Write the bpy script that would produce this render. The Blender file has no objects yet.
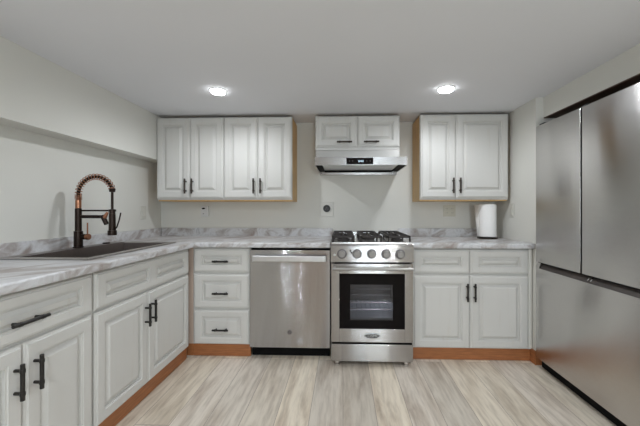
import bpy, bmesh, math, random
from mathutils import Vector, Matrix
random.seed(7)
SC = bpy.context.scene
COL = SC.collection
PI = math.pi

# ---------------------------------------------------------------- camera
cam = bpy.data.cameras.new('camera')
cam.sensor_width = 36.0
cam.lens = 18.0
cam.shift_x = -11.83 / 640
cam.shift_y = -3.0 / 640
cam.clip_start = 0.02
camo = bpy.data.objects.new('camera', cam)
COL.objects.link(camo)
camo.location = (0, 0, 1.145)
camo.rotation_euler = (PI / 2, 0, math.radians(2.0))
SC.camera = camo

# ---------------------------------------------------------------- world, added fill light, exposure
w = bpy.data.worlds.new('world')
SC.world = w
w.use_nodes = True
bg = w.node_tree.nodes['Background']
bg.inputs[0].default_value = (0.80, 0.88, 1.0, 1)
bg.inputs[1].default_value = 1.0

CAN_W = 13.0          # each ceiling light on the kitchen side
CAN_REAR_W = 24.0     # ceiling lights in the part of the room behind the camera
REAR_FILL_W = 24.0         # unseen fill light added behind the rear window
SC.view_settings.view_transform = 'Standard'
SC.view_settings.look = 'None'
SC.view_settings.gamma = 1.0
SC.view_settings.use_curve_mapping = False
SC.view_settings.exposure = 0.97

rfill = bpy.data.lights.new('rear_fill_light', 'AREA')
rfill.shape = 'RECTANGLE'
rfill.size, rfill.size_y = 0.76, 1.0
rfill.energy = REAR_FILL_W
rfill.color = (0.84, 0.91, 1.0)
rfillo = bpy.data.objects.new('rear_fill_light', rfill)
COL.objects.link(rfillo)
rfillo.location = (0.59, -2.40, 1.325)
rfillo.rotation_euler = (PI / 2, 0, 0)      # shines toward +Y

# ---------------------------------------------------------------- materials
def new_mat(name):
    m = bpy.data.materials.new(name)
    m.use_nodes = True
    nt = m.node_tree
    return m, nt, nt.nodes['Principled BSDF']

def N(nt, t, **kw):
    n = nt.nodes.new(t)
    for k, v in kw.items():
        setattr(n, k, v)
    return n

def coords(nt, scale=(1, 1, 1), rot=(0, 0, 0), kind='Object'):
    tc = N(nt, 'ShaderNodeTexCoord')
    mp = N(nt, 'ShaderNodeMapping')
    mp.inputs['Scale'].default_value = scale
    mp.inputs['Rotation'].default_value = rot
    nt.links.new(tc.outputs[kind], mp.inputs['Vector'])
    return mp.outputs['Vector']

def noise(nt, vec, scale, detail=4, rough=0.55, dist=0.0):
    n = N(nt, 'ShaderNodeTexNoise')
    n.inputs['Scale'].default_value = scale
    n.inputs['Detail'].default_value = detail
    n.inputs['Roughness'].default_value = rough
    n.inputs['Distortion'].default_value = dist
    nt.links.new(vec, n.inputs['Vector'])
    return n.outputs['Fac']

def ramp(nt, fac, stops):
    r = N(nt, 'ShaderNodeValToRGB')
    els = r.color_ramp.elements
    while len(els) < len(stops):
        els.new(0.5)
    for e, (p, c) in zip(els, stops):
        e.position = p
        e.color = (*c, 1) if len(c) == 3 else c
    nt.links.new(fac, r.inputs['Fac'])
    return r.outputs['Color']

def mix(nt, a, b, fac, mode='MIX'):
    m = N(nt, 'ShaderNodeMix', data_type='RGBA', blend_type=mode)
    for s, v in ((m.inputs[6], a), (m.inputs[7], b), (m.inputs[0], fac)):
        if hasattr(v, 'links'):
            nt.links.new(v, s)
        elif isinstance(v, (int, float)):
            s.default_value = v
        else:
            s.default_value = (*v, 1)
    return m.outputs[2]

def plain(name, col, rough=0.5, metal=0.0, var=0.06, scale=20, stretch=(1, 1, 1), spec=0.5, bump=0.0):
    m, nt, p = new_mat(name)
    v = coords(nt, stretch)
    f = noise(nt, v, scale)
    lo = tuple(max(0, c * (1 - var)) for c in col)
    hi = tuple(min(1, c * (1 + var)) for c in col)
    nt.links.new(ramp(nt, f, [(0.3, lo), (0.7, hi)]), p.inputs['Base Color'])
    p.inputs['Roughness'].default_value = rough
    p.inputs['Metallic'].default_value = metal
    p.inputs['Specular IOR Level'].default_value = spec
    if bump:
        b = N(nt, 'ShaderNodeBump')
        b.inputs['Strength'].default_value = bump
        b.inputs['Distance'].default_value = 0.002
        nt.links.new(f, b.inputs['Height'])
        nt.links.new(b.outputs['Normal'], p.inputs['Normal'])
    return m

def brushed(name, col, rough=0.12, tilt=0.3, wave=0.0):
    """sheet steel brushed along its width: fine scratches tip the normal up and down only"""
    m, nt, p = new_mat(name)
    v = coords(nt, (1.5, 1.5, 240))
    f = noise(nt, v, 3.0, 3)
    lo = tuple(c * 0.95 for c in col)
    hi = tuple(min(1, c * 1.05) for c in col)
    nt.links.new(ramp(nt, f, [(0.3, lo), (0.7, hi)]), p.inputs['Base Color'])
    p.inputs['Metallic'].default_value = 1.0
    p.inputs['Roughness'].default_value = rough
    geo = N(nt, 'ShaderNodeNewGeometry')
    base = geo.outputs['Normal']
    if wave:                                     # the slight waviness of thin sheet metal
        wv = noise(nt, coords(nt, (1.0, 1.0, 0.22)), 5.0, 1)
        b = N(nt, 'ShaderNodeBump')
        b.inputs['Strength'].default_value = wave
        b.inputs['Distance'].default_value = 0.02
        nt.links.new(wv, b.inputs['Height'])
        base = b.outputs['Normal']
    tc = N(nt, 'ShaderNodeTexCoord')
    acc = None
    for k, fr in enumerate((7919.0, 5237.0, 6551.0)):
        d = N(nt, 'ShaderNodeVectorMath', operation='DOT_PRODUCT')
        nt.links.new(tc.outputs['Object'], d.inputs[0])
        d.inputs[1].default_value = (3.0 + k, 2.0, fr)
        wn = N(nt, 'ShaderNodeTexWhiteNoise', noise_dimensions='1D')
        nt.links.new(d.outputs['Value'], wn.inputs['W'])
        if acc is None:
            acc = wn.outputs['Value']
        else:
            ad = N(nt, 'ShaderNodeMath', operation='ADD')
            nt.links.new(acc, ad.inputs[0])
            nt.links.new(wn.outputs['Value'], ad.inputs[1])
            acc = ad.outputs[0]
    ma = N(nt, 'ShaderNodeMath', operation='MULTIPLY_ADD')      # (sum - 1.5) * tilt
    nt.links.new(acc, ma.inputs[0])
    ma.inputs[1].default_value = tilt
    ma.inputs[2].default_value = -1.5 * tilt
    cb = N(nt, 'ShaderNodeCombineXYZ')
    nt.links.new(ma.outputs[0], cb.inputs['Z'])
    av = N(nt, 'ShaderNodeVectorMath', operation='ADD')
    nt.links.new(base, av.inputs[0])
    nt.links.new(cb.outputs[0], av.inputs[1])
    nv = N(nt, 'ShaderNodeVectorMath', operation='NORMALIZE')
    nt.links.new(av.outputs[0], nv.inputs[0])
    nt.links.new(nv.outputs[0], p.inputs['Normal'])
    return m

def emit(name, col, strength):
    m, nt, p = new_mat(name)
    p.inputs['Base Color'].default_value = (*col, 1)
    p.inputs['Emission Color'].default_value = (*col, 1)
    p.inputs['Emission Strength'].default_value = strength
    return m

M = {}
M['wall'] = plain('wall_paint', (0.71, 0.70, 0.65), 0.7, var=0.012, scale=3, spec=0.3)
M['ceiling'] = plain('ceiling_paint', (0.80, 0.81, 0.84), 0.8, var=0.008, scale=2, spec=0.2)
M['white_plastic'] = plain('white_plastic', (0.68, 0.68, 0.67), 0.4, var=0.02)
M['plate'] = plain('ivory_plastic', (0.62, 0.61, 0.55), 0.45, var=0.02)
M['cream_plastic'] = plain('cream_plastic', (0.60, 0.58, 0.49), 0.45, var=0.02)
M['paper'] = plain('paper_towel', (0.88, 0.87, 0.85), 0.9, var=0.02, scale=90, bump=0.25)
M['birch'] = plain('birch_veneer', (0.70, 0.455, 0.20), 0.5, var=0.14, scale=4, stretch=(12, 12, 1))
M['filler'] = plain('maple_filler', (0.56, 0.43, 0.35), 0.5, var=0.08, scale=4, stretch=(12, 12, 1))
M['oak'] = plain('stained_oak', (0.36, 0.135, 0.048), 0.42, var=0.22, scale=4, stretch=(2.5, 2.5, 26))
M['steel'] = brushed('brushed_steel', (0.45, 0.452, 0.465), 0.085, 0.36, wave=0.045)
M['steel_range'] = brushed('range_steel', (0.40, 0.38, 0.365), 0.11, 0.36, wave=0.045)
M['steel_hood'] = brushed('hood_steel', (0.42, 0.41, 0.40), 0.24, 0.34)
M['steel_handle'] = plain('handle_steel', (0.60, 0.595, 0.59), 0.40, 0.9, var=0.03)
M['void_black'] = plain('void_black', (0.006, 0.006, 0.006), 0.7, spec=0.08)
M['range_side'] = plain('range_side', (0.34, 0.30, 0.27), 0.4, 0.6, var=0.05)
M['knob'] = plain('knob_steel', (0.25, 0.235, 0.22), 0.4, 0.9, var=0.05)
M['steel_fridge'] = brushed('fridge_steel', (0.60, 0.585, 0.57), 0.13, 0.16, wave=0.10)
M['steel_smooth'] = plain('polished_steel', (0.70, 0.69, 0.68), 0.2, 1.0, var=0.03)
M['filter'] = plain('aluminium_filter', (0.62, 0.62, 0.62), 0.35, 0.9, var=0.10, scale=120)
M['black'] = plain('matte_black', (0.012, 0.011, 0.011), 0.45, var=0.1)
M['black_gloss'] = plain('black_glass', (0.006, 0.0045, 0.0045), 0.05, var=0.1, spec=0.08)
M['steel_dull'] = plain('dull_steel', (0.40, 0.385, 0.365), 0.42, 0.9, var=0.03)
M['pull'] = plain('pull_black', (0.022, 0.020, 0.018), 0.38, 0.3, var=0.1)
M['bronze_pull'] = plain('bronze_pull', (0.050, 0.038, 0.030), 0.36, 0.5, var=0.15)
M['iron'] = plain('cast_iron', (0.030, 0.024, 0.022), 0.55, 0.2, var=0.3, scale=60, bump=0.2)
M['dark_metal'] = plain('dark_bronze', (0.028, 0.018, 0.014), 0.30, 0.75, var=0.15)
M['copper'] = plain('brushed_copper', (0.42, 0.20, 0.12), 0.28, 1.0, var=0.1)
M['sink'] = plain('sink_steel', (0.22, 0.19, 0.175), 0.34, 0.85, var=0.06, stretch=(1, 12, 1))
M['sink_rim_lit'] = plain('sink_steel_lit', (0.42, 0.40, 0.38), 0.32, 0.8, var=0.05)  # lighter than the basin steel, paints the highlight on the rim
M['groove'] = plain('dark_recess', (0.060, 0.050, 0.045), 0.5, 0.2, var=0.1)
M['gap'] = plain('black_gasket', (0.005, 0.005, 0.005), 0.8, var=0.1, spec=0.1)
M['enamel'] = plain('oven_enamel', (0.022, 0.017, 0.018), 0.35, var=0.15, scale=150)
M['enamel_lit'] = plain('oven_enamel_lit', (0.50, 0.56, 0.60), 0.4, var=0.10, scale=150)  # pale copy of the cavity coating, paints the lit patch on the floor
M['shade_brown'] = plain('gap_shade_brown', (0.085, 0.048, 0.030), 0.6, var=0.2, scale=4, stretch=(12, 2, 12))  # painted shade for the gap over the fridge
M['rearwood'] = plain('door_wood', (0.34, 0.18, 0.09), 0.45, var=0.2, scale=4, stretch=(14, 14, 1.2))
M['badge'] = plain('badge_grey', (0.16, 0.15, 0.15), 0.3, 0.6, var=0.05)
M['lamp_on'] = emit('lamp_diffuser', (0.97, 0.985, 1.0), 10.0)
M['display_digit'] = emit('display_digit', (0.65, 0.85, 1.0), 0.9)
M['glass'] = None

def glass_mat(name, tint, rough=0.0):
    m, nt, p = new_mat(name)
    out = nt.nodes['Material Output']
    tr = N(nt, 'ShaderNodeBsdfTransparent')
    tr.inputs['Color'].default_value = (*tint, 1)
    gl = N(nt, 'ShaderNodeBsdfGlossy')
    gl.inputs['Roughness'].default_value = 0.03
    fr = N(nt, 'ShaderNodeFresnel')
    fr.inputs['IOR'].default_value = 1.5
    mx = N(nt, 'ShaderNodeMixShader')
    nt.links.new(fr.outputs[0], mx.inputs[0])
    nt.links.new(tr.outputs[0], mx.inputs[1])
    nt.links.new(gl.outputs[0], mx.inputs[2])
    nt.links.new(mx.outputs[0], out.inputs['Surface'])
    return m
M['glass'] = glass_mat('window_glass', (0.93, 0.96, 0.96))
M['oven_glass'] = glass_mat('oven_glass', (0.62, 0.60, 0.62))

def cabinet_paint():
    m, nt, p = new_mat('antique_white_paint')
    v = coords(nt, (9, 9, 0.8))
    f = noise(nt, v, 3.0, 5)
    c = ramp(nt, f, [(0.25, (0.61, 0.585, 0.54)), (0.40, (0.64, 0.63, 0.60)), (1.0, (0.65, 0.64, 0.61))])
    nt.links.new(c, p.inputs['Base Color'])
    p.inputs['Roughness'].default_value = 0.40
    p.inputs['Specular IOR Level'].default_value = 0.4
    return m
M['cab'] = cabinet_paint()

def marble():
    m, nt, p = new_mat('marble_laminate')
    v = coords(nt)
    v2 = N(nt, 'ShaderNodeCombineXYZ')           # long veins along one oblique direction
    for k, dv in enumerate(((0.55, 0.68, 0.38), (4.6, -3.9, 0.6), (-1.6, -1.6, 6.2))):
        d = N(nt, 'ShaderNodeVectorMath', operation='DOT_PRODUCT')
        nt.links.new(v, d.inputs[0])
        d.inputs[1].default_value = dv
        nt.links.new(d.outputs['Value'], v2.inputs[k])
    a = noise(nt, v2.outputs[0], 1.5, 7, 0.62, 0.9)
    base = ramp(nt, a, [(0.33, (0.24, 0.18, 0.15)), (0.43, (0.38, 0.34, 0.32)), (0.51, (0.55, 0.54, 0.54)),
                        (0.585, (0.65, 0.65, 0.66)), (0.70, (0.36, 0.35, 0.36))])
    b = noise(nt, coords(nt, (1, 1, 1)), 2.2, 4)
    soft = ramp(nt, b, [(0.35, (0.80, 0.80, 0.81)), (0.7, (0.70, 0.70, 0.71))])
    nt.links.new(mix(nt, base, soft, 0.18), p.inputs['Base Color'])
    p.inputs['Roughness'].default_value = 0.30
    return m
M['marble'] = marble()

def planks():
    m, nt, p = new_mat('vinyl_planks')
    v = coords(nt, (1, 1, 1), (0, 0, PI / 2))
    br = N(nt, 'ShaderNodeTexBrick')
    br.offset = 0.37
    br.offset_frequency = 2
    br.inputs['Scale'].default_value = 1.0
    br.inputs['Brick Width'].default_value = 1.22
    br.inputs['Row Height'].default_value = 0.185
    br.inputs['Mortar Size'].default_value = 0.0014
    br.inputs['Mortar Smooth'].default_value = 0.2
    br.inputs['Bias'].default_value = 0.0
    br.inputs['Color1'].default_value = (0, 0, 0, 1)
    br.inputs['Color2'].default_value = (1, 1, 1, 1)
    br.inputs['Mortar'].default_value = (0.5, 0.5, 0.5, 1)
    nt.links.new(v, br.inputs['Vector'])
    # shift the grain from plank to plank
    sep = N(nt, 'ShaderNodeVectorMath', operation='MULTIPLY_ADD')
    nt.links.new(br.outputs['Color'], sep.inputs[0])
    sep.inputs[1].default_value = (3.7, 9.1, 5.3)
    nt.links.new(v, sep.inputs[2])
    mp = N(nt, 'ShaderNodeMapping')
    mp.inputs['Scale'].default_value = (1.5, 9.5, 1)
    nt.links.new(sep.outputs[0], mp.inputs['Vector'])
    g = noise(nt, mp.outputs[0], 1.3, 6, 0.6, 0.5)
    grain = ramp(nt, g, [(0.26, (0.43, 0.35, 0.28)), (0.42, (0.58, 0.51, 0.425)), (0.54, (0.70, 0.635, 0.545)), (0.75, (0.77, 0.71, 0.61))])
    mp2 = N(nt, 'ShaderNodeMapping')
    mp2.inputs['Scale'].default_value = (5, 48, 1)
    nt.links.new(sep.outputs[0], mp2.inputs['Vector'])
    g2 = noise(nt, mp2.outputs[0], 1.0, 3)
    fine = ramp(nt, g2, [(0.3, (0.78, 0.765, 0.75)), (0.55, (1, 1, 1))])
    c = mix(nt, grain, fine, 1.0, 'MULTIPLY')
    tone = ramp(nt, br.outputs['Color'], [(0.0, (0.84, 0.83, 0.82)), (0.35, (1.06, 1.05, 1.06)), (0.6, (0.96, 0.94, 0.90)), (1.0, (1.25, 1.22, 1.16))])
    c = mix(nt, c, tone, 1.0, 'MULTIPLY')
    c = mix(nt, c, (0.27, 0.22, 0.18), br.outputs['Fac'])
    nt.links.new(c, p.inputs['Base Color'])
    p.inputs['Roughness'].default_value = 0.42
    p.inputs['Specular IOR Level'].default_value = 0.35
    return m
M['floor'] = planks()

# ---------------------------------------------------------------- mesh helpers
def add_box(bm, x0, x1, y0, y1, z0, z1, bev=0.0, seg=2):
    t = bmesh.new()
    bmesh.ops.create_cube(t, size=1.0)
    for v in t.verts:
        v.co = Vector(((x0 + x1) / 2 + v.co.x * (x1 - x0), (y0 + y1) / 2 + v.co.y * (y1 - y0), (z0 + z1) / 2 + v.co.z * (z1 - z0)))
    if bev:
        bmesh.ops.bevel(t, geom=list(t.edges), offset=bev, segments=seg, profile=0.5, affect='EDGES')
    merge(bm, t)
    return bm

def merge(bm, t):
    me = bpy.data.meshes.new('tmp')
    t.to_mesh(me)
    t.free()
    bm.from_mesh(me)
    bpy.data.meshes.remove(me)

def box(*a, **k):
    return add_box(bmesh.new(), *a, **k)

def add_cyl(bm, p0, p1, r0, r1=None, seg=20, bev=0.0):
    p0, p1 = Vector(p0), Vector(p1)
    r1 = r0 if r1 is None else r1
    d = p1 - p0
    t = bmesh.new()
    bmesh.ops.create_cone(t, cap_ends=True, segments=seg, radius1=r0, radius2=r1, depth=d.length)
    if bev:
        es = [e for e in t.edges if abs(e.verts[0].co.z - e.verts[1].co.z) < 1e-6]
        bmesh.ops.bevel(t, geom=es, offset=bev, segments=2, profile=0.5, affect='EDGES')
    q = d.to_track_quat('Z', 'Y')
    bmesh.ops.transform(t, matrix=Matrix.Translation((p0 + p1) / 2) @ q.to_matrix().to_4x4(), verts=t.verts)
    merge(bm, t)
    return bm

def add_tube(bm, pts, r, seg=8):
    pts = [Vector(p) for p in pts]
    rings = []
    up = Vector((0.13, 0.97, 0.21)).normalized()
    for i, p in enumerate(pts):
        d = (pts[min(i + 1, len(pts) - 1)] - pts[max(i - 1, 0)]).normalized()
        a = (up - d * up.dot(d)).normalized()
        b = d.cross(a)
        up = a
        rings.append([bm.verts.new(p + (a * math.cos(2 * PI * k / seg) + b * math.sin(2 * PI * k / seg)) * r) for k in range(seg)])
    for A, B in zip(rings, rings[1:]):
        for k in range(seg):
            bm.faces.new((A[k], A[(k + 1) % seg], B[(k + 1) % seg], B[k]))
    bm.faces.new(rings[0][::-1])
    bm.faces.new(rings[-1])
    return bm

def add_lathe(bm, prof, c, seg=32, axis='Z'):
    """prof: (r, h) pairs; c: base centre; axis Z up or Y toward -Y (h grows toward the viewer)."""
    c = Vector(c)
    rings = []
    for r, h in prof:
        ring = []
        for k in range(seg):
            a = 2 * PI * k / seg
            if axis == 'Z':
                co = Vector((r * math.cos(a), r * math.sin(a), h))
            else:
                co = Vector((r * math.cos(a), -h, r * math.sin(a)))
            ring.append(bm.verts.new(c + co))
        rings.append(ring)
    for A, B in zip(rings, rings[1:]):
        for k in range(seg):
            bm.faces.new((A[k], A[(k + 1) % seg], B[(k + 1) % seg], B[k]))
    bm.faces.new(rings[0][::-1])
    bm.faces.new(rings[-1])
    bmesh.ops.recalc_face_normals(bm, faces=bm.faces)
    return bm

def add_prism(bm, poly, axis, a, b):
    """extrude a 2D outline along axis ('X': outline in y,z; 'Y': x,z; 'Z': x,y) from a to b"""
    def P(u, v, t):
        return {'X': (t, u, v), 'Y': (u, t, v), 'Z': (u, v, t)}[axis]
    A = [bm.verts.new(P(u, v, a)) for u, v in poly]
    B = [bm.verts.new(P(u, v, b)) for u, v in poly]
    n = len(poly)
    fs = [bm.faces.new(A), bm.faces.new(B[::-1])]
    for i in range(n):
        fs.append(bm.faces.new((A[i], B[i], B[(i + 1) % n], A[(i + 1) % n])))
    bmesh.ops.recalc_face_normals(bm, faces=fs)
    return bm

def obj(name, bm, mat, parent=None, smooth=True):
    me = bpy.data.meshes.new(name)
    bm.normal_update()
    bm.to_mesh(me)
    bm.free()
    o = bpy.data.objects.new(name, me)
    COL.objects.link(o)
    me.materials.append(mat)
    if smooth:
        me.shade_smooth()
        me.set_sharp_from_angle(angle=math.radians(36))
        wn = o.modifiers.new('weighted_normals', 'WEIGHTED_NORMAL')
        wn.keep_sharp = True
    if parent:
        o.parent = parent
    return o

def struct(name, bm, mat, parent=None, **k):
    o = obj(name, bm, mat, parent, **k)
    if not parent:
        o['kind'] = 'structure'
    return o

def tag(o, label, cat, group=None):
    o['label'] = label
    o['category'] = cat
    if group:
        o['group'] = group
    return o

def thing(name, label, cat, loc=(0, 0, 0), rz=0.0, group=None):
    o = bpy.data.objects.new(name, None)
    o.empty_display_size = 0.1
    COL.objects.link(o)
    o.location = loc
    o.rotation_euler = (0, 0, rz)
    return tag(o, label, cat, group)

# ---------------------------------------------------------------- setting
CEIL = 1.98
YB = 3.07        # back wall
XL = -1.78       # left wall
XR = 1.43        # short right wall beside the counter
XH = 1.485       # wall over the fridge and onward
YR = -2.25       # wall behind the camera
struct('floor', box(XL - 0.15, 2.45, YR - 0.15, YB + 0.15, -0.1, 0.0), M['floor'], smooth=False)
struct('ceiling', box(XL - 0.15, 2.45, YR - 0.15, YB + 0.15, CEIL, CEIL + 0.1), M['ceiling'], smooth=False)
struct('wall_back', box(XL - 0.15, 2.45, YB, YB + 0.12, 0, CEIL), M['wall'], smooth=False)
# left wall carries a boxed-in soffit along its top
bm = bmesh.new()
add_prism(bm, [(XL - 0.12, 0), (XL, 0), (XL, 1.59), (-1.640, 1.59), (-1.640, CEIL), (XL - 0.12, CEIL)], 'Y', YR, YB)
struct('wall_left', bm, M['wall'], smooth=False)
# right wall: short return beside the counter, alcove for the fridge with a header over it
bm = bmesh.new()
add_prism(bm, [(XR, YB), (XR, 2.425), (2.30, 2.425), (2.30, YB)], 'Z', 0, CEIL)
add_prism(bm, [(XH, 2.425), (XH, 1.40), (2.20, 1.40), (2.20, 2.425)], 'Z', 1.83, CEIL)
add_prism(bm, [(2.20, 2.425), (2.20, 1.40), (2.30, 1.40), (2.30, 2.425)], 'Z', 0, CEIL)
add_prism(bm, [(XH, 1.40), (XH, YR), (2.30, YR), (2.30, 1.40)], 'Z', 0, CEIL)
struct('wall_right', bm, M['wall'], smooth=False)
# dark sheet under the header, its colour stands in for the gap's shade
struct('gap_shade', box(XH + 0.001, 2.199, 1.401, 2.424, 1.8235, 1.8299), M['shade_brown'], smooth=False)
# wall behind the camera with a doorway and an opening for the fill light
bm = bmesh.new()
WX0, WX1, WZ0, WZ1 = 0.20, 0.98, 0.80, 1.85
DX0, DX1, DZ1 = -1.15, -0.35, 1.90
for a in ((XL, DX0, 0, CEIL), (DX0, DX1, DZ1, CEIL), (DX1, WX0, 0, CEIL), (WX0, WX1, 0, WZ0), (WX0, WX1, WZ1, CEIL), (WX1, XH, 0, CEIL)):
    add_box(bm, a[0], a[1], YR - 0.12, YR, a[2], a[3])
struct('wall_front', bm, M['wall'], smooth=False)
# unseen rear window, added to let in the fill light
bm = bmesh.new()
for a in ((WX0, WX1, WZ0, WZ0 + 0.05), (WX0, WX1, WZ1 - 0.05, WZ1), (WX0, WX0 + 0.05, WZ0, WZ1), (WX1 - 0.05, WX1, WZ0, WZ1),
          ((WX0 + WX1) / 2 - 0.025, (WX0 + WX1) / 2 + 0.025, WZ0, WZ1)):
    add_box(bm, a[0], a[1], YR - 0.09, YR - 0.03, a[2], a[3])
wf = struct('fill_window', bm, M['white_plastic'])
obj('pane', box(WX0 + 0.05, WX1 - 0.05, YR - 0.065, YR - 0.06, WZ0 + 0.05, WZ1 - 0.05), M['glass'], wf)
bm = bmesh.new()
for a in ((WX0 - 0.07, WX0, WZ0 - 0.07, WZ1 + 0.07), (WX1, WX1 + 0.07, WZ0 - 0.07, WZ1 + 0.07), (WX0, WX1, WZ1, WZ1 + 0.07), (WX0, WX1, WZ0 - 0.07, WZ0)):
    add_box(bm, a[0], a[1], YR, YR + 0.018, a[2], a[3])
obj('window_casing', bm, M['white_plastic'], wf)
# rear door
dr = struct('door_1', box(DX0 + 0.005, DX1 - 0.005, YR - 0.06, YR - 0.02, 0.005, DZ1 - 0.005), M['rearwood'])
bm = bmesh.new()
add_lathe(bm, [(0.012, 0), (0.012, 0.03), (0.026, 0.04), (0.028, 0.055), (0.02, 0.066)], (0, 0, 0), 20, 'Y')
bmesh.ops.rotate(bm, cent=(0, 0, 0), matrix=Matrix.Rotation(PI, 3, 'Z'), verts=bm.verts)
bmesh.ops.translate(bm, vec=(DX0 + 0.07, YR - 0.02, 0.95), verts=bm.verts)
obj('door_knob', bm, M['steel_smooth'], dr)
bm = bmesh.new()
for a in ((DX0 - 0.07, DX0, 0, DZ1 + 0.05), (DX1, DX1 + 0.07, 0, DZ1 + 0.05), (DX0, DX1, DZ1, DZ1 + 0.05)):
    add_box(bm, a[0], a[1], YR, YR + 0.018, a[2], a[3])
struct('trim_1', bm, M['white_plastic'])
# wooden base board round the end of the short right wall
bm = bmesh.new()
add_box(bm, XR - 0.014, XR, 2.411, 2.484, 0, 0.10, bev=0.002)
add_box(bm, XR, XH + 0.11, 2.411, 2.425, 0, 0.10, bev=0.002)
struct('baseboard_right', bm, M['oak'])

# ---------------------------------------------------------------- cabinet pieces
def raised_front(x0, x1, z0, z1, panels=1, stile=0.056, th=0.020, rail=None):
    """a cabinet front at local y 0..th with raised panels, facing -y"""
    bm = bmesh.new()
    rail = stile if rail is None else rail
    def ring(ax0, ax1, az0, az1, y):
        return [bm.verts.new(c) for c in ((ax0, y, az0), (ax1, y, az0), (ax1, y, az1), (ax0, y, az1))]
    def bridge(A, B):
        for i in range(4):
            j = (i + 1) % 4
            bm.faces.new((A[i], A[j], B[j], B[i]))
    back = ring(x0, x1, z0, z1, th)
    e0 = ring(x0, x1, z0, z1, 0.0110)
    e1 = ring(x0 + 0.004, x1 - 0.004, z0 + 0.004, z1 - 0.004, 0.0070)
    e2 = ring(x0 + 0.011, x1 - 0.011, z0 + 0.011, z1 - 0.011, 0.0060)
    e3 = ring(x0 + 0.014, x1 - 0.014, z0 + 0.014, z1 - 0.014, 0.0)
    bm.faces.new(back[::-1])
    bridge(back, e0); bridge(e0, e1); bridge(e1, e2); bridge(e2, e3)
    # flat frame with one opening per panel
    ix0, ix1, iz0, iz1 = x0 + 0.014, x1 - 0.014, z0 + 0.014, z1 - 0.014
    W = x1 - x0
    ops = []
    if panels == 1:
        ops = [(x0 + stile, x1 - stile)]
    else:
        m = (x0 + x1) / 2
        ops = [(x0 + stile, m - stile * 0.62), (m + stile * 0.62, x1 - stile)]
    oz0, oz1 = z0 + rail, z1 - rail
    xs = [ix0] + [v for o in ops for v in o] + [ix1]
    zs = [iz0, oz0, oz1, iz1]
    grid = {}
    corner = {(ix0, iz0): e3[0], (ix1, iz0): e3[1], (ix1, iz1): e3[2], (ix0, iz1): e3[3]}
    for x in xs:
        for z in zs:
            grid[(x, z)] = corner.get((x, z)) or bm.verts.new((x, 0.0, z))
    for i in range(len(xs) - 1):
        for k in range(3):
            if k == 1 and i % 2 == 1:
                continue
            bm.faces.new((grid[(xs[i], zs[k])], grid[(xs[i + 1], zs[k])], grid[(xs[i + 1], zs[k + 1])], grid[(xs[i], zs[k + 1])]))
    for a, b in ops:
        A = [grid[(a, oz0)], grid[(b, oz0)], grid[(b, oz1)], grid[(a, oz1)]]
        slope = min(0.019, (oz1 - oz0) * 0.16, (b - a) * 0.2)
        for ins, y in ((0.001, 0.004), (0.008, 0.005), (0.010, 0.0160), (0.018, 0.0160), (0.018 + slope, 0.0030), (0.019 + slope, 0.0005)):
            B = ring(a + ins, b - ins, oz0 + ins, oz1 - ins, y)
            bridge(A, B)
            A = B
        bm.faces.new(A)
    bmesh.ops.remove_doubles(bm, verts=bm.verts, dist=1e-6)
    bmesh.ops.recalc_face_normals(bm, faces=bm.faces)
    return bm

def bar_pull(cx, cz, length, vertical, r=0.0072, off=0.030):
    """T-bar pull in front of local y=0"""
    bm = bmesh.new()
    h = length / 2
    def P(t, y):
        return (cx, y, cz + t) if vertical else (cx + t, y, cz)
    add_cyl(bm, P(-h, -off), P(h, -off), r, seg=14, bev=0.0015)
    for s in (-1, 1):
        add_cyl(bm, P(s * h * 0.62, 0.0), P(s * h * 0.62, -off), r * 0.8, seg=12)
        add_cyl(bm, P(s * h * 0.62 - 0.006, -off), P(s * h * 0.62 + 0.006, -off), r * 1.22, seg=14)
    return bm

def front(name, root, x0, x1, z0, z1, pull=None, panels=1, stile=0.056, rail=None, pull_mat='pull', plen=0.135):
    d = obj(name, raised_front(x0, x1, z0, z1, panels, stile, rail=rail), M['cab'], root, smooth=False)
    if pull:
        hx, hz, vert = pull
        h = obj('handle', bar_pull(hx, hz, plen, vert), M[pull_mat], d)
        h['label'] = 'dark bar pull handle'
    return d

G_UP = 'white raised-panel wall cabinets'
G_LO = 'white raised-panel base cabinets'

def upper(label, x0, x1, z0, z1, zdoor, pulls, split=None, lip=0.003):
    y = 2.75
    r = thing('wall_cabinet', label, 'cabinet', (x0, y, 0), 0, G_UP)
    W = x1 - x0
    D = YB - y - 0.001
    bm = box(0.0, W, 0.0405, D, z0 - lip, z1 - 0.002, bev=0.001)
    b = obj('body', bm, M['birch'], r)
    b['label'] = 'natural birch cabinet box'
    obj('face_frame', box(0.0, W, 0.021, 0.04, z0 + (0.008 if lip > 0 else 0.0), z1, bev=0.001), M['cab'], r)
    s = W / 2 if split is None else split
    front('door', r, 0.003, s - 0.0015, zdoor, z1 - 0.006, pulls[0], rail=pulls[2], stile=pulls[3], pull_mat='bronze_pull', plen=0.13)
    front('door', r, s + 0.0015, W - 0.003, zdoor, z1 - 0.006, pulls[1], rail=pulls[2], stile=pulls[3], pull_mat='bronze_pull', plen=0.13)
    return r

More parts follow.
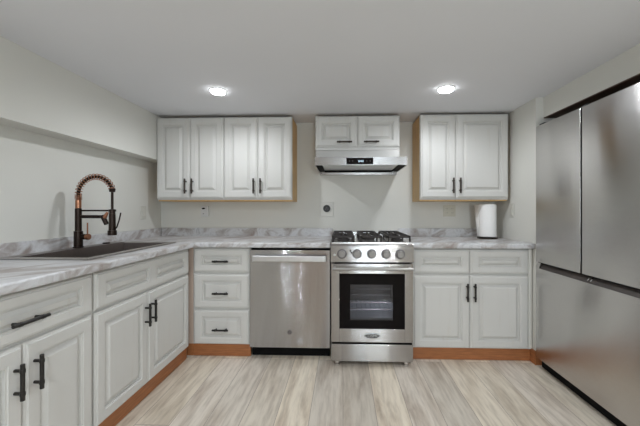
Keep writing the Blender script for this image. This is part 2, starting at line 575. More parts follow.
# two wall cabinets at left, one over the hood, one at right
hz = 1.352
for x0, x1, lab in ((-1.638, -1.041, 'white two-door wall cabinet in the corner against the left soffit'),
                    (-1.039, -0.442, 'white two-door wall cabinet with bare birch side facing the range hood')):
    W = x1 - x0
    upper(lab, x0, x1, 1.226, 1.957, 1.246, ((W / 2 - 0.030, hz, True), (W / 2 + 0.030, hz, True), 0.056, 0.052))
upper('short white two-door wall cabinet directly above the range hood', -0.240, 0.486, 1.664, 1.957, 1.688,
      ((0.253, 1.726, False), (0.482, 1.726, False), 0.050, 0.052), lip=-0.006)
upper('white two-door wall cabinet above the paper towel roll', 0.660, 1.400, 1.226, 1.962, 1.246,
      ((0.270, hz, True), (0.328, hz, True), 0.056, 0.052), split=0.299)

# ---- base cabinets along the back wall
YF = 2.455
ZD0, ZD1 = 0.096, 0.650       # doors
ZT0, ZT1 = 0.662, 0.843       # top drawers

def carcass(r, W, depth, ztop=0.853):
    obj('body', box(0.0, W, 0.0215, depth, 0.0955, ztop, bev=0.001), M['cab'], r)
    t = obj('toe_kick', box(0.0, W, 0.026, 0.045, 0.0, 0.094, bev=0.002), M['oak'], r)
    t['label'] = 'reddish stained oak toe board'

r = thing('drawer_cabinet', 'white three-drawer base cabinet left of the dishwasher', 'cabinet', (-1.175, YF, 0), 0, G_LO)
carcass(r, 0.453, 0.60)
for z0, z1 in ((0.662, 0.843), (0.381, 0.648), (0.100, 0.367)):
    front('drawer', r, 0.010, 0.449, z0, z1, (0.230, (z0 + z1) / 2 - (0.004 if z1 > 0.7 else 0.014), False), stile=0.058, rail=0.048, plen=0.125)
f_ = obj('filler_strip', box(-0.040, -0.001, 0.0215, 0.040, 0.0955, 0.853), M['filler'], r)
f_['label'] = 'pinkish tan wood filler strip in the corner'
t = obj('toe_kick', box(-0.055, -0.001, 0.026, 0.045, 0.0, 0.094, bev=0.002), M['oak'], r)
t['label'] = 'reddish stained oak toe board'

r = thing('base_cabinet', 'white base cabinet with two drawers over two doors between range and fridge', 'cabinet', (0.530, YF, 0), 0, G_LO)
carcass(r, 0.895, 0.60)
mid = 0.432
front('drawer', r, 0.003, mid - 0.0015, ZT0, ZT1, None, stile=0.058, rail=0.048)
front('drawer', r, mid + 0.0015, 0.866, ZT0, ZT1, None, stile=0.058, rail=0.048)
front('door', r, 0.003, mid - 0.0015, ZD0, ZD1, (mid - 0.028, 0.525, True))
front('door', r, mid + 0.0015, 0.866, ZD0, ZD1, (mid + 0.028, 0.525, True))
f_ = obj('filler_strip', box(0.868, 0.895, 0.010, 0.0213, 0.0955, 0.853), M['wall'], r)

# ---- base cabinets along the left wall (local x runs along world +Y, fronts face +X)
XF = -1.180
DL = 0.585
r = thing('sink_cabinet', 'white two-door cabinet under the sink with a two-panel false drawer front', 'cabinet', (XF, 1.484, 0), PI / 2, G_LO)
W = 0.948
carcass(r, W, DL, 0.62)
obj('face_rail', box(0.0, W, 0.0215, 0.040, 0.6205, 0.853), M['cab'], r)
front('false_front', r, 0.006, W - 0.014, ZT0, ZT1, None, panels=2, stile=0.062, rail=0.046)
m_ = 0.4165
front('door', r, 0.006, m_ - 0.0015, ZD0, ZD1, (m_ - 0.029, 0.518, True))
front('door', r, m_ + 0.0015, W - 0.014, ZD0, ZD1, (m_ + 0.029, 0.526, True))
r = thing('base_cabinet', 'white base cabinet nearest the camera with one wide drawer over two doors', 'cabinet', (XF, 0.840, 0), PI / 2, G_LO)
W = 0.643
carcass(r, W, DL)
m_ = 0.307
front('drawer', r, 0.006, W - 0.008, ZT0, ZT1, (0.306, 0.736, False), stile=0.062, rail=0.046, plen=0.140)
front('door', r, 0.006, m_ - 0.0015, ZD0, ZD1, (m_ - 0.037, 0.525, True), plen=0.132)
front('door', r, m_ + 0.0015, W - 0.008, ZD0, ZD1, (m_ + 0.037, 0.528, True), plen=0.132)

# ---------------------------------------------------------------- countertops
def slab(xs, ys, keep, z0, z1, rolled, bev=0.010):
    bm = bmesh.new()
    vs = {}
    def V(i, j):
        if (i, j) not in vs:
            vs[(i, j)] = bm.verts.new((xs[i], ys[j], z0))
        return vs[(i, j)]
    for i in range(len(xs) - 1):
        for j in range(len(ys) - 1):
            if keep(i, j):
                bm.faces.new((V(i, j), V(i + 1, j), V(i + 1, j + 1), V(i, j + 1)))
    ret = bmesh.ops.extrude_face_region(bm, geom=list(bm.faces))
    up = [g for g in ret['geom'] if isinstance(g, bmesh.types.BMVert)]
    bmesh.ops.translate(bm, vec=(0, 0, z1 - z0), verts=up)
    bmesh.ops.recalc_face_normals(bm, faces=bm.faces)
    es = [e for e in bm.edges if len(e.link_faces) == 2 and e.calc_face_angle(0) > 0.5 and abs(e.verts[0].co.z - e.verts[1].co.z) < 1e-5
          and rolled((e.verts[0].co + e.verts[1].co) / 2)]
    bmesh.ops.bevel(bm, geom=es, offset=bev, segments=3, profile=0.5, affect='EDGES')
    return bm

ZC0, ZC1 = 0.8545, 0.895
SX0, SX1, SY0, SY1 = -1.735, -1.262, 1.545, 2.385      # sink rim, outer
xs = [XL + 0.001, SX0 + 0.02, SX1 - 0.02, -1.145, -0.098]
ys = [0.82, SY0 + 0.02, SY1 - 0.02, 2.428, YB - 0.001]
bm = slab(xs, ys, lambda i, j: (i < 3 and j < 3 and not (i == 1 and j == 1)) or (j == 3), ZC0, ZC1,
          lambda c: (abs(c.x + 1.145) < 1e-4 and c.y < 2.428) or (abs(c.y - 2.428) < 1e-4 and c.x > -1.145))
ct = tag(obj('countertop', bm, M['marble']), 'L-shaped marble-look laminate countertop holding the sink', 'countertop', 'marble-look countertops')
b1 = obj('backsplash', box(XL + 0.001, XL + 0.017, 0.82, YB - 0.002, ZC1 - 0.003, 0.972, bev=0.004), M['marble'], ct)
b2 = obj('backsplash', box(XL + 0.018, -0.100, YB - 0.018, YB - 0.001, ZC1 - 0.003, 0.972, bev=0.004), M['marble'], ct)
xs = [0.520, XR - 0.001]
ys = [2.428, YB - 0.001]
ct2 = tag(obj('countertop', slab(xs, ys, lambda i, j: True, ZC0, ZC1, lambda c: abs(c.y - 2.428) < 1e-4), M['marble']),
          'short straight marble-look laminate countertop between range and fridge', 'countertop', 'marble-look countertops')
obj('backsplash', box(0.522, XR - 0.002, YB - 0.018, YB - 0.001, ZC1 - 0.003, 0.972, bev=0.004), M['marble'], ct2)

# ---------------------------------------------------------------- sink
r = thing('kitchen_sink', 'brown-grey rectangular drop-in sink set in the left countertop', 'sink', (0, 0, ZC1))
def rect(bm, x0, x1, y0, y1, z):
    return [bm.verts.new(c) for c in ((x0, y0, z), (x1, y0, z), (x1, y1, z), (x0, y1, z))]
bm = bmesh.new()
bx0, bx1, by0, by1 = SX0 + 0.022, SX1 - 0.026, SY0 + 0.026, SY1 - 0.026
L = [rect(bm, SX0 + 0.006, SX1 - 0.006, SY0 + 0.006, SY1 - 0.006, 0.0005), rect(bm, SX0, SX1, SY0, SY1, 0.005),
     rect(bm, SX0 + 0.002, SX1 - 0.002, SY0 + 0.002, SY1 - 0.002, 0.010), rect(bm, bx0, bx1, by0, by1, 0.010), rect(bm, bx0 + 0.004, bx1 - 0.004, by0 + 0.004, by1 - 0.004, 0.004)]
for A, B in zip(L, L[1:]):
    for i in range(4):
        bm.faces.new((A[i], A[(i + 1) % 4], B[(i + 1) % 4], B[i]))
bmesh.ops.recalc_face_normals(bm, faces=bm.faces)
obj('rim', bm, M['sink_rim_lit'], r, smooth=False)
obj('faucet_deck', box(bx0 + 0.0005, bx0 + 0.0625, by0 + 0.0005, by1 - 0.0005, 0.002, 0.0095), M['sink'], r)
bx0 += 0.059
bm = bmesh.new()
L = [rect(bm, bx0 + 0.004, bx1 - 0.004, by0 + 0.004, by1 - 0.004, 0.004), rect(bm, bx0 + 0.012, bx1 - 0.012, by0 + 0.012, by1 - 0.012, -0.185),
     rect(bm, bx0 + 0.030, bx1 - 0.030, by0 + 0.030, by1 - 0.030, -0.203)]
for A, B in zip(L, L[1:]):
    for i in range(4):
        bm.faces.new((A[i], B[i], B[(i + 1) % 4], A[(i + 1) % 4]))
bm.faces.new(L[-1])
bmesh.ops.recalc_face_normals(bm, faces=bm.faces)
for f in bm.faces:
    pass
o = obj('basin', bm, M['sink'], r, smooth=False)
sd = o.modifiers.new('thickness', 'SOLIDIFY')
sd.thickness = 0.002
bm = bmesh.new()
add_lathe(bm, [(0.045, 0), (0.045, 0.003), (0.030, 0.003), (0.026, 0.0015)], ((bx0 + bx1) / 2, (by0 + by1) / 2, -0.200), 24)
obj('drain', bm, M['steel_smooth'], r)
bm = bmesh.new()
add_lathe(bm, [(0.024, 0), (0.024, 0.004), (0.020, 0.008), (0.004, 0.009)], (-1.694, 2.235, 0.0102), 20)
obj('hole_cover', bm, M['dark_metal'], r)

# ---------------------------------------------------------------- faucet
FX, FY, FZ = -1.694, 1.992, 0.9055
r = thing('kitchen_faucet', 'dark bronze and copper spring-neck faucet standing behind the sink', 'faucet', (FX, FY, FZ))
bm = bmesh.new()
add_cyl(bm, (0, 0, 0), (0, 0, 0.006), 0.030, seg=24, bev=0.002)
add_cyl(bm, (0, 0, 0.006), (0, 0, 0.105), 0.0245, seg=24, bev=0.002)
add_cyl(bm, (0, 0, 0.105), (0, 0, 0.250), 0.0185, seg=24, bev=0.002)
obj('column', bm, M['dark_metal'], r)
bm = add_cyl(bmesh.new(), (0, 0, 0.250), (0, 0, 0.303), 0.0165, seg=24, bev=0.003)
obj('collar', bm, M['copper'], r)
HXX = 0.228
# path of the hose: up, over, down
path = []
R_ = HXX / 2
zc = 0.338
for i in range(11):
    path.append(Vector((0, 0, 0.303 + (zc - 0.303) * i / 10)))
for i in range(1, 41):
    a = PI - PI * i / 40 * 0.90
    path.append(Vector((R_ + R_ * math.cos(a), 0, zc + R_ * 1.0 * math.sin(a))))
arch_end = len(path)
bm = add_tube(bmesh.new(), path, 0.0100, 10)
h_ = obj('hose', bm, M['dark_metal'], r)
# spring coil round the hose
def frame(i):
    d = (path[min(i + 1, len(path) - 1)] - path[max(i - 1, 0)]).normalized()
    b = Vector((0, 1, 0))
    return d.cross(b).normalized(), b
coil = []
turns = 21
steps = turns * 12
for s in range(steps + 1):
    u = s / steps * (len(path) - 1)
    i = min(int(u), len(path) - 2)
    p = path[i].lerp(path[i + 1], u - i)
    a_, b_ = frame(i)
    ang = 2 * PI * turns * s / steps
    coil.append(p + a_ * 0.0180 * math.cos(ang) + b_ * 0.0180 * math.sin(ang))
obj('spring', add_tube(bmesh.new(), coil, 0.0027, 6), M['copper'], r)
e = path[-1]
bm = bmesh.new()
add_cyl(bm, (e.x, 0, e.z + 0.004), (e.x, 0, e.z - 0.020), 0.019, 0.016, seg=20, bev=0.003)
add_cyl(bm, (e.x, 0, e.z - 0.020), (e.x, 0, 0.235), 0.0075, seg=14)
obj('lower_hose', bm, M['dark_metal'], r)
bm = bmesh.new()
add_cyl(bm, (e.x, 0, 0.245), (e.x, 0, 0.215), 0.014, 0.0185, seg=22, bev=0.002)
add_cyl(bm, (e.x, 0, 0.215), (e.x, 0, 0.110), 0.0185, 0.0205, seg=22)
add_cyl(bm, (e.x, 0, 0.110), (e.x, 0, 0.078), 0.025, 0.026, seg=22, bev=0.003)
sh = obj('spray_head', bm, M['dark_metal'], r)
bm = bmesh.new()
add_tube(bm, [(e.x + 0.018, 0, 0.118), (e.x + 0.030, 0, 0.130), (e.x + 0.045, 0, 0.175), (e.x + 0.056, 0, 0.222)], 0.0042, 8)
obj('spray_lever', bm, M['dark_metal'], sh)
bm = add_cyl(bmesh.new(), (0.012, 0, 0.236), (e.x - 0.012, 0, 0.236), 0.0055, seg=12)
add_cyl(bm, (e.x, 0, 0.229), (e.x, 0, 0.243), 0.0215, seg=20)
obj('support_rod', bm, M['dark_metal'], r)
bm = bmesh.new()
add_cyl(bm, (0.010, 0, 0.197), (0.180, 0, 0.197), 0.0105, seg=16, bev=0.002)
add_cyl(bm, (0.158, 0, 0.205), (0.186, 0, 0.148), 0.0150, 0.0135, seg=16, bev=0.002)
obj('spout', bm, M['dark_metal'], r)
bm = add_cyl(bmesh.new(), (0.171, 0, 0.190), (0.192, 0, 0.225), 0.013, 0.008, seg=14, bev=0.002)
obj('spout_joint', bm, M['copper'], r)
bm = add_cyl(bmesh.new(), (0.020, 0, 0.068), (0.050, 0, 0.068), 0.0175, seg=18, bev=0.003)
hd = obj('handle', bm, M['dark_metal'], r)
obj('handle_cap', add_cyl(bmesh.new(), (0.0502, 0, 0.068), (0.072, 0, 0.068), 0.0195, seg=18, bev=0.004), M['copper'], hd)
obj('lever', add_cyl(bmesh.new(), (0.060, 0, 0.080), (0.060, 0, 0.158), 0.0040, seg=10), M['copper'], hd)

# ---------------------------------------------------------------- dishwasher
r = thing('dishwasher', 'stainless steel dishwasher with a bar handle between drawers and range', 'dishwasher', (-0.4085, 2.44, 0))
hw = 0.3105
obj('body', box(-hw + 0.004, hw - 0.004, 0.031, 0.60, 0.0875, 0.846), M['gap'], r)
bm = box(-hw, hw, 0.0, 0.03, 0.088, 0.838, bev=0.004)
d = obj('door', bm, M['steel'], r)
bm = bmesh.new()
add_box(bm, -0.280, 0.280, -0.042, -0.024, 0.752, 0.798, bev=0.006, seg=3)
for s in (-1, 1):
    add_box(bm, s * 0.262 - 0.014, s * 0.262 + 0.014, -0.024, 0.001, 0.760, 0.790, bev=0.003)
obj('handle', bm, M['steel_handle'], d)
bm = bmesh.new()
add_lathe(bm, [(0.0175, 0.0), (0.0175, 0.0015), (0.0160, 0.0025), (0.0145, 0.0018), (0.001, 0.0018)], (0.0, 0.0, 0.208), 28, 'Y')
lg = obj('badge', bm, M['badge'], d)
lg['label'] = 'small round dark grey badge'
obj('toe_panel', box(-hw + 0.006, hw - 0.006, 0.060, 0.075, 0.004, 0.086), M['gap'], r)

# ---------------------------------------------------------------- range
RX, RY = 0.211, 2.34
r = thing('gas_range', 'stainless steel gas range with black oven window and five knobs', 'stove', (RX, RY, 0))
hw = 0.2975
DB = 0.70
bm = bmesh.new()
add_box(bm, -hw, -hw + 0.012, 0.03, DB, 0.042, 0.890)
add_box(bm, hw - 0.012, hw, 0.03, DB, 0.042, 0.890)
add_box(bm, -hw + 0.012, hw - 0.012, DB - 0.02, DB, 0.042, 0.890)
add_box(bm, -hw + 0.012, hw - 0.012, 0.03, DB - 0.02, 0.042, 0.062)
obj('body', bm, M['range_side'], r)
# cooktop deck with raised rear lip
bm = box(-hw, hw, 0.012, DB, 0.8905, 0.908, bev=0.004)
add_box(bm, -hw, hw, DB - 0.028, DB, 0.908, 0.938, bev=0.003)
obj('cooktop', bm, M['steel_smooth'], r)
# control panel: slightly raked front
bm = bmesh.new()
add_prism(bm, [(0.004, 0.760), (-0.010, 0.766), (-0.006, 0.872), (0.010, 0.898), (0.05, 0.890), (0.05, 0.760)], 'X', -hw - 0.003, hw + 0.003)
obj('control_panel', bm, M['steel_range'], r)
for kx in (-0.219, -0.109, -0.003, 0.100, 0.201):
    bm = bmesh.new()
    add_lathe(bm, [(0.0265, 0.004), (0.0265, 0.010), (0.0255, 0.030), (0.022, 0.034), (0.002, 0.034)], (kx, -0.0095, 0.826), 28, 'Y')
    add_box(bm, kx - 0.003, kx + 0.003, -0.047, -0.043, 0.826, 0.849)
    kn = obj('knob', bm, M['knob'], r)
    bm = add_lathe(bmesh.new(), [(0.0345, -0.004), (0.0345, 0.003), (0.032, 0.006), (0.027, 0.006)], (kx, -0.0095, 0.826), 28, 'Y')
    obj('bezel', bm, M['badge'], kn)
for kx, kz in ((-0.157, 0.850), (-0.150, 0.835)):
    bm = add_lathe(bmesh.new(), [(0.006, 0), (0.006, 0.006), (0.005, 0.008), (0.001, 0.008)], (kx, -0.0085, kz), 14, 'Y')
    obj('button', bm, M['black'], r)
bm = add_lathe(bmesh.new(), [(0.008, 0), (0.008, 0.002), (0.006, 0.004), (0.001, 0.004)], (-0.272, -0.0085, 0.818), 16, 'Y')
il = obj('indicator', bm, M['white_plastic'], r)
# oven door with window
d = obj('oven_door', (lambda b: [add_box(b, *a, bev=0.002) for a in (
    (-hw, -0.238, 0.0, 0.04, 0.180, 0.752), (0.238, hw, 0.0, 0.04, 0.180, 0.752),
    (-0.238, 0.238, 0.0, 0.04, 0.680, 0.752), (-0.238, 0.238, 0.0, 0.04, 0.180, 0.278))] and b)(bmesh.new()), M['steel_range'], r)
bm = bmesh.new()
for a in ((-0.238, -0.158, 0.278, 0.680), (0.152, 0.238, 0.278, 0.680), (-0.158, 0.152, 0.600, 0.680), (-0.158, 0.152, 0.278, 0.338)):
    add_box(bm, a[0], a[1], 0.004, 0.012, a[2], a[3])
g = obj('window_border', bm, M['black_gloss'], d)
g['label'] = 'glossy black glass border'
obj('window_glass', box(-0.158, 0.152, 0.005, 0.011, 0.338, 0.600), M['oven_glass'], d)
bm = bmesh.new()
add_tube(bm, [(-0.286, -0.052, 0.724), (0.286, -0.052, 0.724)], 0.0100, 16)
for s in (-1, 1):
    add_box(bm, s * 0.272 - 0.010, s * 0.272 + 0.010, -0.054, 0.002, 0.714, 0.731, bev=0.003)
obj('handle', bm, M['steel_dull'], d)
# oval badge with lettering
def oval(cx, cz, a, b, y0, y1, n=40):
    bm = bmesh.new()
    add_prism(bm, [(cx + a * math.cos(2 * PI * k / n), cz + b * math.sin(2 * PI * k / n)) for k in range(n)], 'Y', y0, y1)
    return bm
bd = obj('badge', oval(0.001, 0.228, 0.058, 0.0185, -0.004, 0.0), M['black'], d)
bd['label'] = 'black oval badge with pale lettering'
n = 40
bm = bmesh.new()
add_tube(bm, [(0.001 + 0.056 * math.cos(2 * PI * k / n), -0.0042, 0.228 + 0.0168 * math.sin(2 * PI * k / n)) for k in range(n + 1)], 0.0012, 6)
obj('badge_ring', bm, M['steel_smooth'], bd)
cu = bpy.data.curves.new('lettering', 'FONT')
cu.body = 'COSMO'
cu.size = 0.030
cu.align_x = 'CENTER'
cu.align_y = 'CENTER'
cu.extrude = 0.0006
to = bpy.data.objects.new('lettering_source', cu)
COL.objects.link(to)
bpy.context.view_layer.update()
tm = bpy.data.meshes.new_from_object(to.evaluated_get(bpy.context.evaluated_depsgraph_get()))
bpy.data.objects.remove(to)
bm = bmesh.new()
bm.from_mesh(tm)
bmesh.ops.transform(bm, matrix=Matrix.Translation((0.001, -0.0044, 0.228)) @ Matrix.Rotation(PI / 2, 4, 'X'), verts=bm.verts)
obj('lettering', bm, M['white_plastic'], bd, smooth=False)
# bottom drawer, feet
obj('bottom_drawer', box(-hw, hw, 0.0, 0.04, 0.040, 0.166, bev=0.003), M['steel_range'], r)
obj('drawer_gap', box(-hw + 0.006, hw - 0.006, 0.012, 0.04, 0.1662, 0.1798), M['gap'], r)
for fx in (-hw + 0.045, hw - 0.045):
    for fy in (0.035, DB - 0.08):
        bm = add_lathe(bmesh.new(), [(0.021, 0), (0.023, 0.004), (0.022, 0.012), (0.018, 0.015), (0.018, 0.041)], (fx, fy, 0.0), 18)
        obj('foot', bm, M['steel_smooth'], r)
# oven cavity, racks, added fill light
bm = bmesh.new()
cx0, cx1, cy0, cy1, cz0, cz1 = -0.215, 0.215, 0.05, 0.50, 0.345, 0.640
for a in ((cx0 - 0.01, cx0, cy0, cy1, cz0, cz1), (cx1, cx1 + 0.01, cy0, cy1, cz0, cz1), (cx0, cx1, cy1, cy1 + 0.01, cz0, cz1),
          (cx0, cx1, cy0, cy1, cz1, cz1 + 0.01)):
    add_box(bm, *a)
cv = obj('oven_cavity', bm, M['enamel'], r)
obj('oven_floor', box(cx0, cx1, cy0, cy1, cz0 - 0.01, cz0), M['enamel_lit'], cv)
for rz_ in (0.400, 0.452):
    bm = bmesh.new()
    x0, x1, y0, y1 = cx0 + 0.004, cx1 - 0.004, cy0 + 0.02, cy1 - 0.02
    add_tube(bm, [(x0, y0, rz_), (x1, y0, rz_)], 0.0045, 6)
    add_tube(bm, [(x0, y1, rz_), (x1, y1, rz_)], 0.0035, 6)
    for k in range(13):
        x = x0 + (x1 - x0) * k / 12
        add_tube(bm, [(x, y0, rz_), (x, y1, rz_)], 0.0018, 5)
    obj('oven_rack', bm, M['steel_smooth'], cv)
ol = bpy.data.lights.new('oven_fill', 'POINT')  # added to brighten the cavity, not a fitted bulb
ol.energy = 0.9
ol.color = (0.80, 0.90, 1.0)
ol.shadow_soft_size = 0.02
olo = bpy.data.objects.new('oven_fill', ol)
COL.objects.link(olo)
olo.parent = cv
olo.location = (0.12, 0.44, 0.60)
# burners and grates
for bx_, by_, br_ in ((-0.209, 0.19, 0.042), (-0.209, 0.50, 0.034), (-0.002, 0.345, 0.046), (0.205, 0.19, 0.036), (0.205, 0.50, 0.042)):
    bm = bmesh.new()
    add_lathe(bm, [(br_ * 1.25, 0), (br_ * 1.2, 0.008), (br_, 0.010), (br_, 0.018), (br_ * 0.92, 0.023), (0.004, 0.024)], (bx_, by_, 0.9085), 26)
    obj('burner', bm, M['iron'], r)
for gx0, gx1 in ((-0.294, -0.124), (-0.082, 0.078), (0.120, 0.290)):
    bm = bmesh.new()
    y0, y1 = 0.045, 0.645
    zt0, zt1 = 0.938, 0.953
    b_ = 0.006
    for x in (gx0 + b_, gx1 - b_):
        add_box(bm, x - b_, x + b_, y0, y1, zt0, zt1, bev=0.002)
    for y in (y0 + b_, (y0 + y1) / 2, y1 - b_):
        add_box(bm, gx0, gx1, y - b_, y + b_, zt0, zt1, bev=0.002)
    cxg = (gx0 + gx1) / 2
    for y in (0.19, 0.50):
        for s in (-1, 1):
            add_box(bm, min(cxg + s * 0.03, cxg + s * 0.076), max(cxg + s * 0.03, cxg + s * 0.076), y - 0.005, y + 0.005, zt0, zt1 + 0.003, bev=0.002)
        add_box(bm, cxg - 0.005, cxg + 0.005, y - 0.11, y - 0.03, zt0, zt1 + 0.003, bev=0.002)
        add_box(bm, cxg - 0.005, cxg + 0.005, y + 0.03, y + 0.11, zt0, zt1 + 0.003, bev=0.002)
    for x in (gx0 + b_, gx1 - b_):
        for y in (y0 + b_, (y0 + y1) / 2, y1 - b_):
            add_cyl(bm, (x, y, 0.9085), (x, y, zt0 + 0.002), 0.008, 0.006, seg=10)
    obj('grate', bm, M['iron'], r)

# ---------------------------------------------------------------- range hood
r = thing('range_hood', 'stainless steel under-cabinet range hood with a black control display', 'range hood', (0.142, 2.575, 1.50))
hw = 0.371
obj('upper_body', box(-0.378, 0.344, 0.195, YB - 2.575 - 0.001, 0.072, 0.1625, bev=0.002), M['steel_dull'], r)
# canopy as a shell open below
bm = bmesh.new()
D = YB - 2.575 - 0.001
add_box(bm, -hw, hw, 0.0, 0.012, 0.006, 0.071, bev=0.002)
add_box(bm, -hw, hw, 0.012, D, 0.064, 0.071)
add_box(bm, -hw, -hw + 0.010, 0.012, D, 0.0, 0.064)
add_box(bm, hw - 0.010, hw, 0.012, D, 0.0, 0.064)
add_box(bm, -hw + 0.010, hw - 0.010, D - 0.055, D, -0.024, 0.064, bev=0.002)
obj('canopy', bm, M['steel_hood'], r)
for s in (-1, 1):
    bm = bmesh.new()
    add_prism(bm, [(0.012, 0.010), (D - 0.056, 0.004), (D - 0.056, 0.06), (0.012, 0.06)], 'X', s * 0.361 if s < 0 else 0.315, -0.315 if s < 0 else 0.361)
    obj('end_shroud', bm, M['void_black'], r)
for k in range(2):
    fx0 = -0.313 + k * 0.314
    bm = box(fx0, fx0 + 0.312, 0.014, D - 0.062, 0.016, 0.024, bev=0.002)
    obj('grease_filter', bm, M['filter'], r)
obj('filter_bar', box(-0.313, 0.313, D - 0.0615, D - 0.0565, -0.002, 0.03), M['void_black'], r)
dp = obj('display', box(-0.115, 0.100, -0.003, 0.0005, 0.012, 0.064, bev=0.001), M['black_gloss'], r)
dp['label'] = 'black glass control display'
bm = bmesh.new()
for dx in (-0.020, -0.010, 0.004, 0.014):
    for zz in (0.031, 0.037, 0.043):
        add_box(bm, dx, dx + 0.006, -0.0038, -0.0031, zz - 0.0008, zz + 0.0008)
    for zz in (0.0318, 0.0378):
        add_box(bm, dx + 0.0046, dx + 0.0062, -0.0038, -0.0031, zz, zz + 0.0044)
for zz in (0.034, 0.040):
    add_box(bm, -0.0012, 0.0002, -0.0038, -0.0031, zz - 0.0008, zz + 0.0008)
obj('digits', bm, M['display_digit'], dp)
for dx in (-0.090, -0.064, 0.048, 0.076):
    bm = bmesh.new()
    add_cyl(bm, (dx, -0.003, 0.038), (dx, -0.0036, 0.038), 0.003, seg=12)
    obj('touch_button', bm, M['badge'], dp)

# ---------------------------------------------------------------- fridge
FW = 0.880
r = thing('refrigerator', 'tall stainless steel french-door refrigerator in the right-hand alcove', 'refrigerator', (1.400, 2.375, 0), -PI / 2)
# local x runs along world -Y, local -y faces the room
obj('body', box(0.004, FW - 0.004, 0.062, 0.720, 0.050, 1.735, bev=0.003), M['badge'], r)
ZS = 0.772
split = 0.441
def fdoor(x0, x1, z0, z1):
    bm = bmesh.new()
    # slab door with small rounded edges
    pr = [(x0, 0.0035), (x0 + 0.001, 0.0012), (x0 + 0.0035, 0.0), (x1 - 0.0035, 0.0), (x1 - 0.001, 0.0012), (x1, 0.0035), (x1, 0.058), (x0, 0.058)]
    add_prism(bm, pr, 'Z', z0, z1)
    return bm
obj('door', fdoor(0.0, split - 0.0065, ZS, 1.748), M['steel_fridge'], r)
obj('door', fdoor(split + 0.0065, FW, ZS, 1.748), M['steel_fridge'], r)
obj('center_seal', box(split - 0.0064, split + 0.0064, 0.002, 0.058, ZS, 1.745), M['gap'], r)
fz = obj('freezer_drawer', fdoor(0.0, FW, 0.082, 0.727), M['steel_fridge'], r)
# sloping pocket handle along the top of the freezer drawer
bm = bmesh.new()
add_prism(bm, [(0.0015, 0.7275), (0.030, 0.764), (0.058, 0.764), (0.058, 0.7275)], 'X', 0.045, FW - 0.004)
ph = obj('pocket_handle', bm, M['groove'], fz)
ph['label'] = 'dark pocket handle groove'
bm = bmesh.new()
add_prism(bm, [(0.001, 0.7275), (0.001, 0.740), (0.012, 0.766), (0.058, 0.766), (0.058, 0.7275)], 'X', 0.0, 0.040)
obj('corner_cap', bm, M['steel_fridge'], fz)
bm = bmesh.new()
add_prism(bm, [(0.0075, 0.737), (0.0245, 0.7585), (0.0240, 0.759), (0.0070, 0.7375)], 'X', 0.478, 0.484)
add_prism(bm, [(0.0075, 0.737), (0.0245, 0.7585), (0.0240, 0.759), (0.0070, 0.7375)], 'X', 0.500, 0.506)
obj('latch_mark', bm, M['steel_smooth'], fz)
obj('gasket', box(0.004, FW - 0.004, 0.012, 0.060, 0.7645, ZS - 0.0005), M['gap'], r)
obj('kick_grille', box(0.012, FW - 0.012, 0.036, 0.061, 0.012, 0.080), M['gap'], r)
for fx in (0.045, FW - 0.045):
    for fy in (0.075, 0.64):
        obj('foot', add_lathe(bmesh.new(), [(0.022, 0), (0.022, 0.012), (0.012, 0.016), (0.012, 0.051)], (fx, fy, 0), 18), M['black'], r)
for fx in (0.035, split, FW - 0.035):
    bm = bmesh.new()
    add_box(bm, fx - 0.028, fx + 0.028, 0.020, 0.12, 1.7485, 1.766, bev=0.004)
    obj('hinge_cover', bm, M['black'], r)

# ---------------------------------------------------------------- paper towels
r = thing('paper_towel_holder', 'white paper towel roll standing on a dark round holder base', 'paper towels', (1.268, 2.86, ZC1))
bm = add_lathe(bmesh.new(), [(0.082, 0.0004), (0.084, 0.004), (0.082, 0.010), (0.03, 0.014), (0.008, 0.015)], (0, 0, 0), 32)
obj('holder_base', bm, M['dark_metal'], r)
obj('holder_rod', add_cyl(bmesh.new(), (0, 0, 0.012), (0, 0, 0.296), 0.006, seg=14), M['dark_metal'], r)
bm = bmesh.new()
add_lathe(bm, [(0.070, 0.018), (0.072, 0.020), (0.072, 0.296), (0.070, 0.298), (0.022, 0.298), (0.020, 0.296), (0.020, 0.18)], (0, 0, 0), 40)
rl = obj('paper_roll', bm, M['paper'], r)
# loose sheet end hanging off the left of the roll
bm = bmesh.new()
top = [(-0.0722, 0.004), (-0.076, 0.024), (-0.084, 0.042), (-0.094, 0.056)]
bot = [(-0.0722, 0.004), (-0.0735, 0.014), (-0.075, 0.022), (-0.0765, 0.030)]
A = [bm.verts.new((x, y, 0.294)) for x, y in top]
B = [bm.verts.new((x, y, 0.020)) for x, y in bot]
for i in range(3):
    bm.faces.new((A[i], A[i + 1], B[i + 1], B[i]))
o = obj('loose_sheet', bm, M['paper'], rl)
o.modifiers.new('thickness', 'SOLIDIFY').thickness = 0.0008

# ---------------------------------------------------------------- wall plates
def plate(name, label, cat, loc, rz, wd, ht, mat, kind, group=None):
    r = thing(name, label, cat, loc, rz, group)
    obj('cover_plate', box(-wd / 2, wd / 2, -0.006, -0.0003, -ht / 2, ht / 2, bev=0.003), M[mat], r)
    if kind == 'outlets':
        for cx in (-0.026, 0.026):
            for cz in (-0.020, 0.020):
                bm = oval(cx, cz, 0.0165, 0.0140, -0.0085, -0.006, 24)
                o = obj('socket', bm, M[mat], r)
                bm = bmesh.new()
                for s in (-1, 1):
                    add_box(bm, cx + s * 0.006 - 0.001, cx + s * 0.006 + 0.001, -0.0090, -0.0084, cz - 0.002, cz + 0.006)
                obj('slot', bm, M['black'], o)
    elif kind == 'switch':
        bm = bmesh.new()
        add_prism(bm, [(-0.006, -0.033), (-0.012, -0.033), (-0.007, 0.033), (-0.006, 0.033)], 'X', -0.016, 0.016)
        obj('rocker', bm, M[mat], r)
    return r
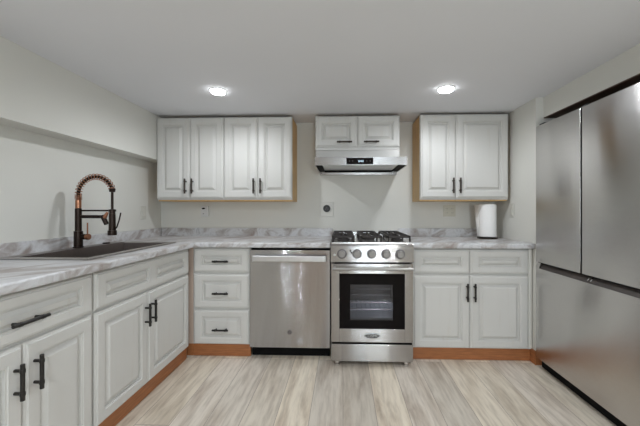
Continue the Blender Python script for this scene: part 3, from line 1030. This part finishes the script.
plate('wall_outlet', 'cream double outlet plate on back wall left of the paper towels', 'outlet', (1.006, YB, 1.136), 0, 0.116, 0.106, 'cream_plastic', 'outlets')
plate('light_switch', 'white rocker switch plate on the short wall beside the fridge', 'switch', (XR, 2.757, 1.141), -PI / 2, 0.072, 0.116, 'plate', 'switch')
plate('light_switch', 'pale switch plate on the left wall near the corner', 'switch', (XL, 2.790, 1.122), PI / 2, 0.075, 0.116, 'plate', 'switch')
# range outlet
r = thing('range_outlet', 'black round power socket on the back wall between range and hood', 'outlet', (-0.152, YB, 1.155))
obj('cover_plate', box(-0.062, 0.062, -0.006, -0.0003, -0.075, 0.065, bev=0.004), M['wall'], r)
obj('socket', add_lathe(bmesh.new(), [(0.034, 0), (0.034, 0.010), (0.031, 0.014), (0.002, 0.014)], (-0.004, -0.008, 0.004), 28, 'Y'), M['black'], r)
bm = bmesh.new()
add_box(bm, -0.006, -0.001, -0.0228, -0.0218, 0.006, 0.016)
add_box(bm, -0.018, -0.014, -0.0228, -0.0218, -0.008, 0.002)
add_box(bm, 0.006, 0.010, -0.0228, -0.0218, -0.008, 0.002)
obj('slot', bm, M['badge'], r)
# small wall device under the left wall cabinets
r = thing('wall_sensor', 'small white box with a black oval sensor under the left wall cabinets', 'sensor', (-1.335, YB, 1.134))
obj('housing', box(-0.036, 0.036, -0.030, -0.0003, -0.052, 0.052, bev=0.005), M['white_plastic'], r)
obj('sensor_eye', oval(-0.010, 0.026, 0.017, 0.008, -0.0315, -0.030), M['black_gloss'], r)
obj('button', box(-0.016, -0.004, -0.0315, -0.030, -0.028, -0.022), M['badge'], r)

# ---------------------------------------------------------------- recessed ceiling lights
def can(x, y, label, watts):
    r = thing('ceiling_light', label, 'ceiling light', (x, y, CEIL), 0, 'round recessed ceiling lights')
    bm = bmesh.new()
    prof = [(0.060, -0.0005), (0.059, -0.004), (0.055, -0.006), (0.0515, -0.006), (0.0505, -0.004), (0.0505, -0.0005)]
    seg = 36
    rings = [[bm.verts.new((q * math.cos(2 * PI * k / seg), q * math.sin(2 * PI * k / seg), h)) for k in range(seg)] for q, h in prof]
    for A, B in zip(rings, rings[1:] + rings[:1]):
        for k in range(seg):
            bm.faces.new((A[k], A[(k + 1) % seg], B[(k + 1) % seg], B[k]))
    bmesh.ops.recalc_face_normals(bm, faces=bm.faces)
    obj('trim_ring', bm, M['white_plastic'], r)
    bm = add_lathe(bmesh.new(), [(0.050, -0.001), (0.050, -0.010), (0.047, -0.017), (0.032, -0.020), (0.002, -0.021)], (0, 0, 0), 36)
    obj('diffuser', bm, M['lamp_on'], r)
    l = bpy.data.lights.new('lamp', 'SPOT')     # the domed diffuser throws light evenly over the half space below it
    l.spot_size = math.radians(176)
    l.spot_blend = 0.6
    l.shadow_soft_size = 0.042
    l.energy = watts
    l.color = (0.885, 0.935, 1.0)
    lo = bpy.data.objects.new('lamp', l)
    COL.objects.link(lo)
    lo.parent = r
    lo.location = (0, 0, -0.025)
can(-0.873, 2.207, 'round lit recessed ceiling light at the left, before the left wall cabinets', CAN_W)
can(0.707, 2.225, 'round lit recessed ceiling light at the right, before the right wall cabinet', CAN_W)
for x in (-0.873, 0.707):
    for y in (0.25, -1.45):
        can(x, y, 'round recessed ceiling light behind the camera', CAN_REAR_W)
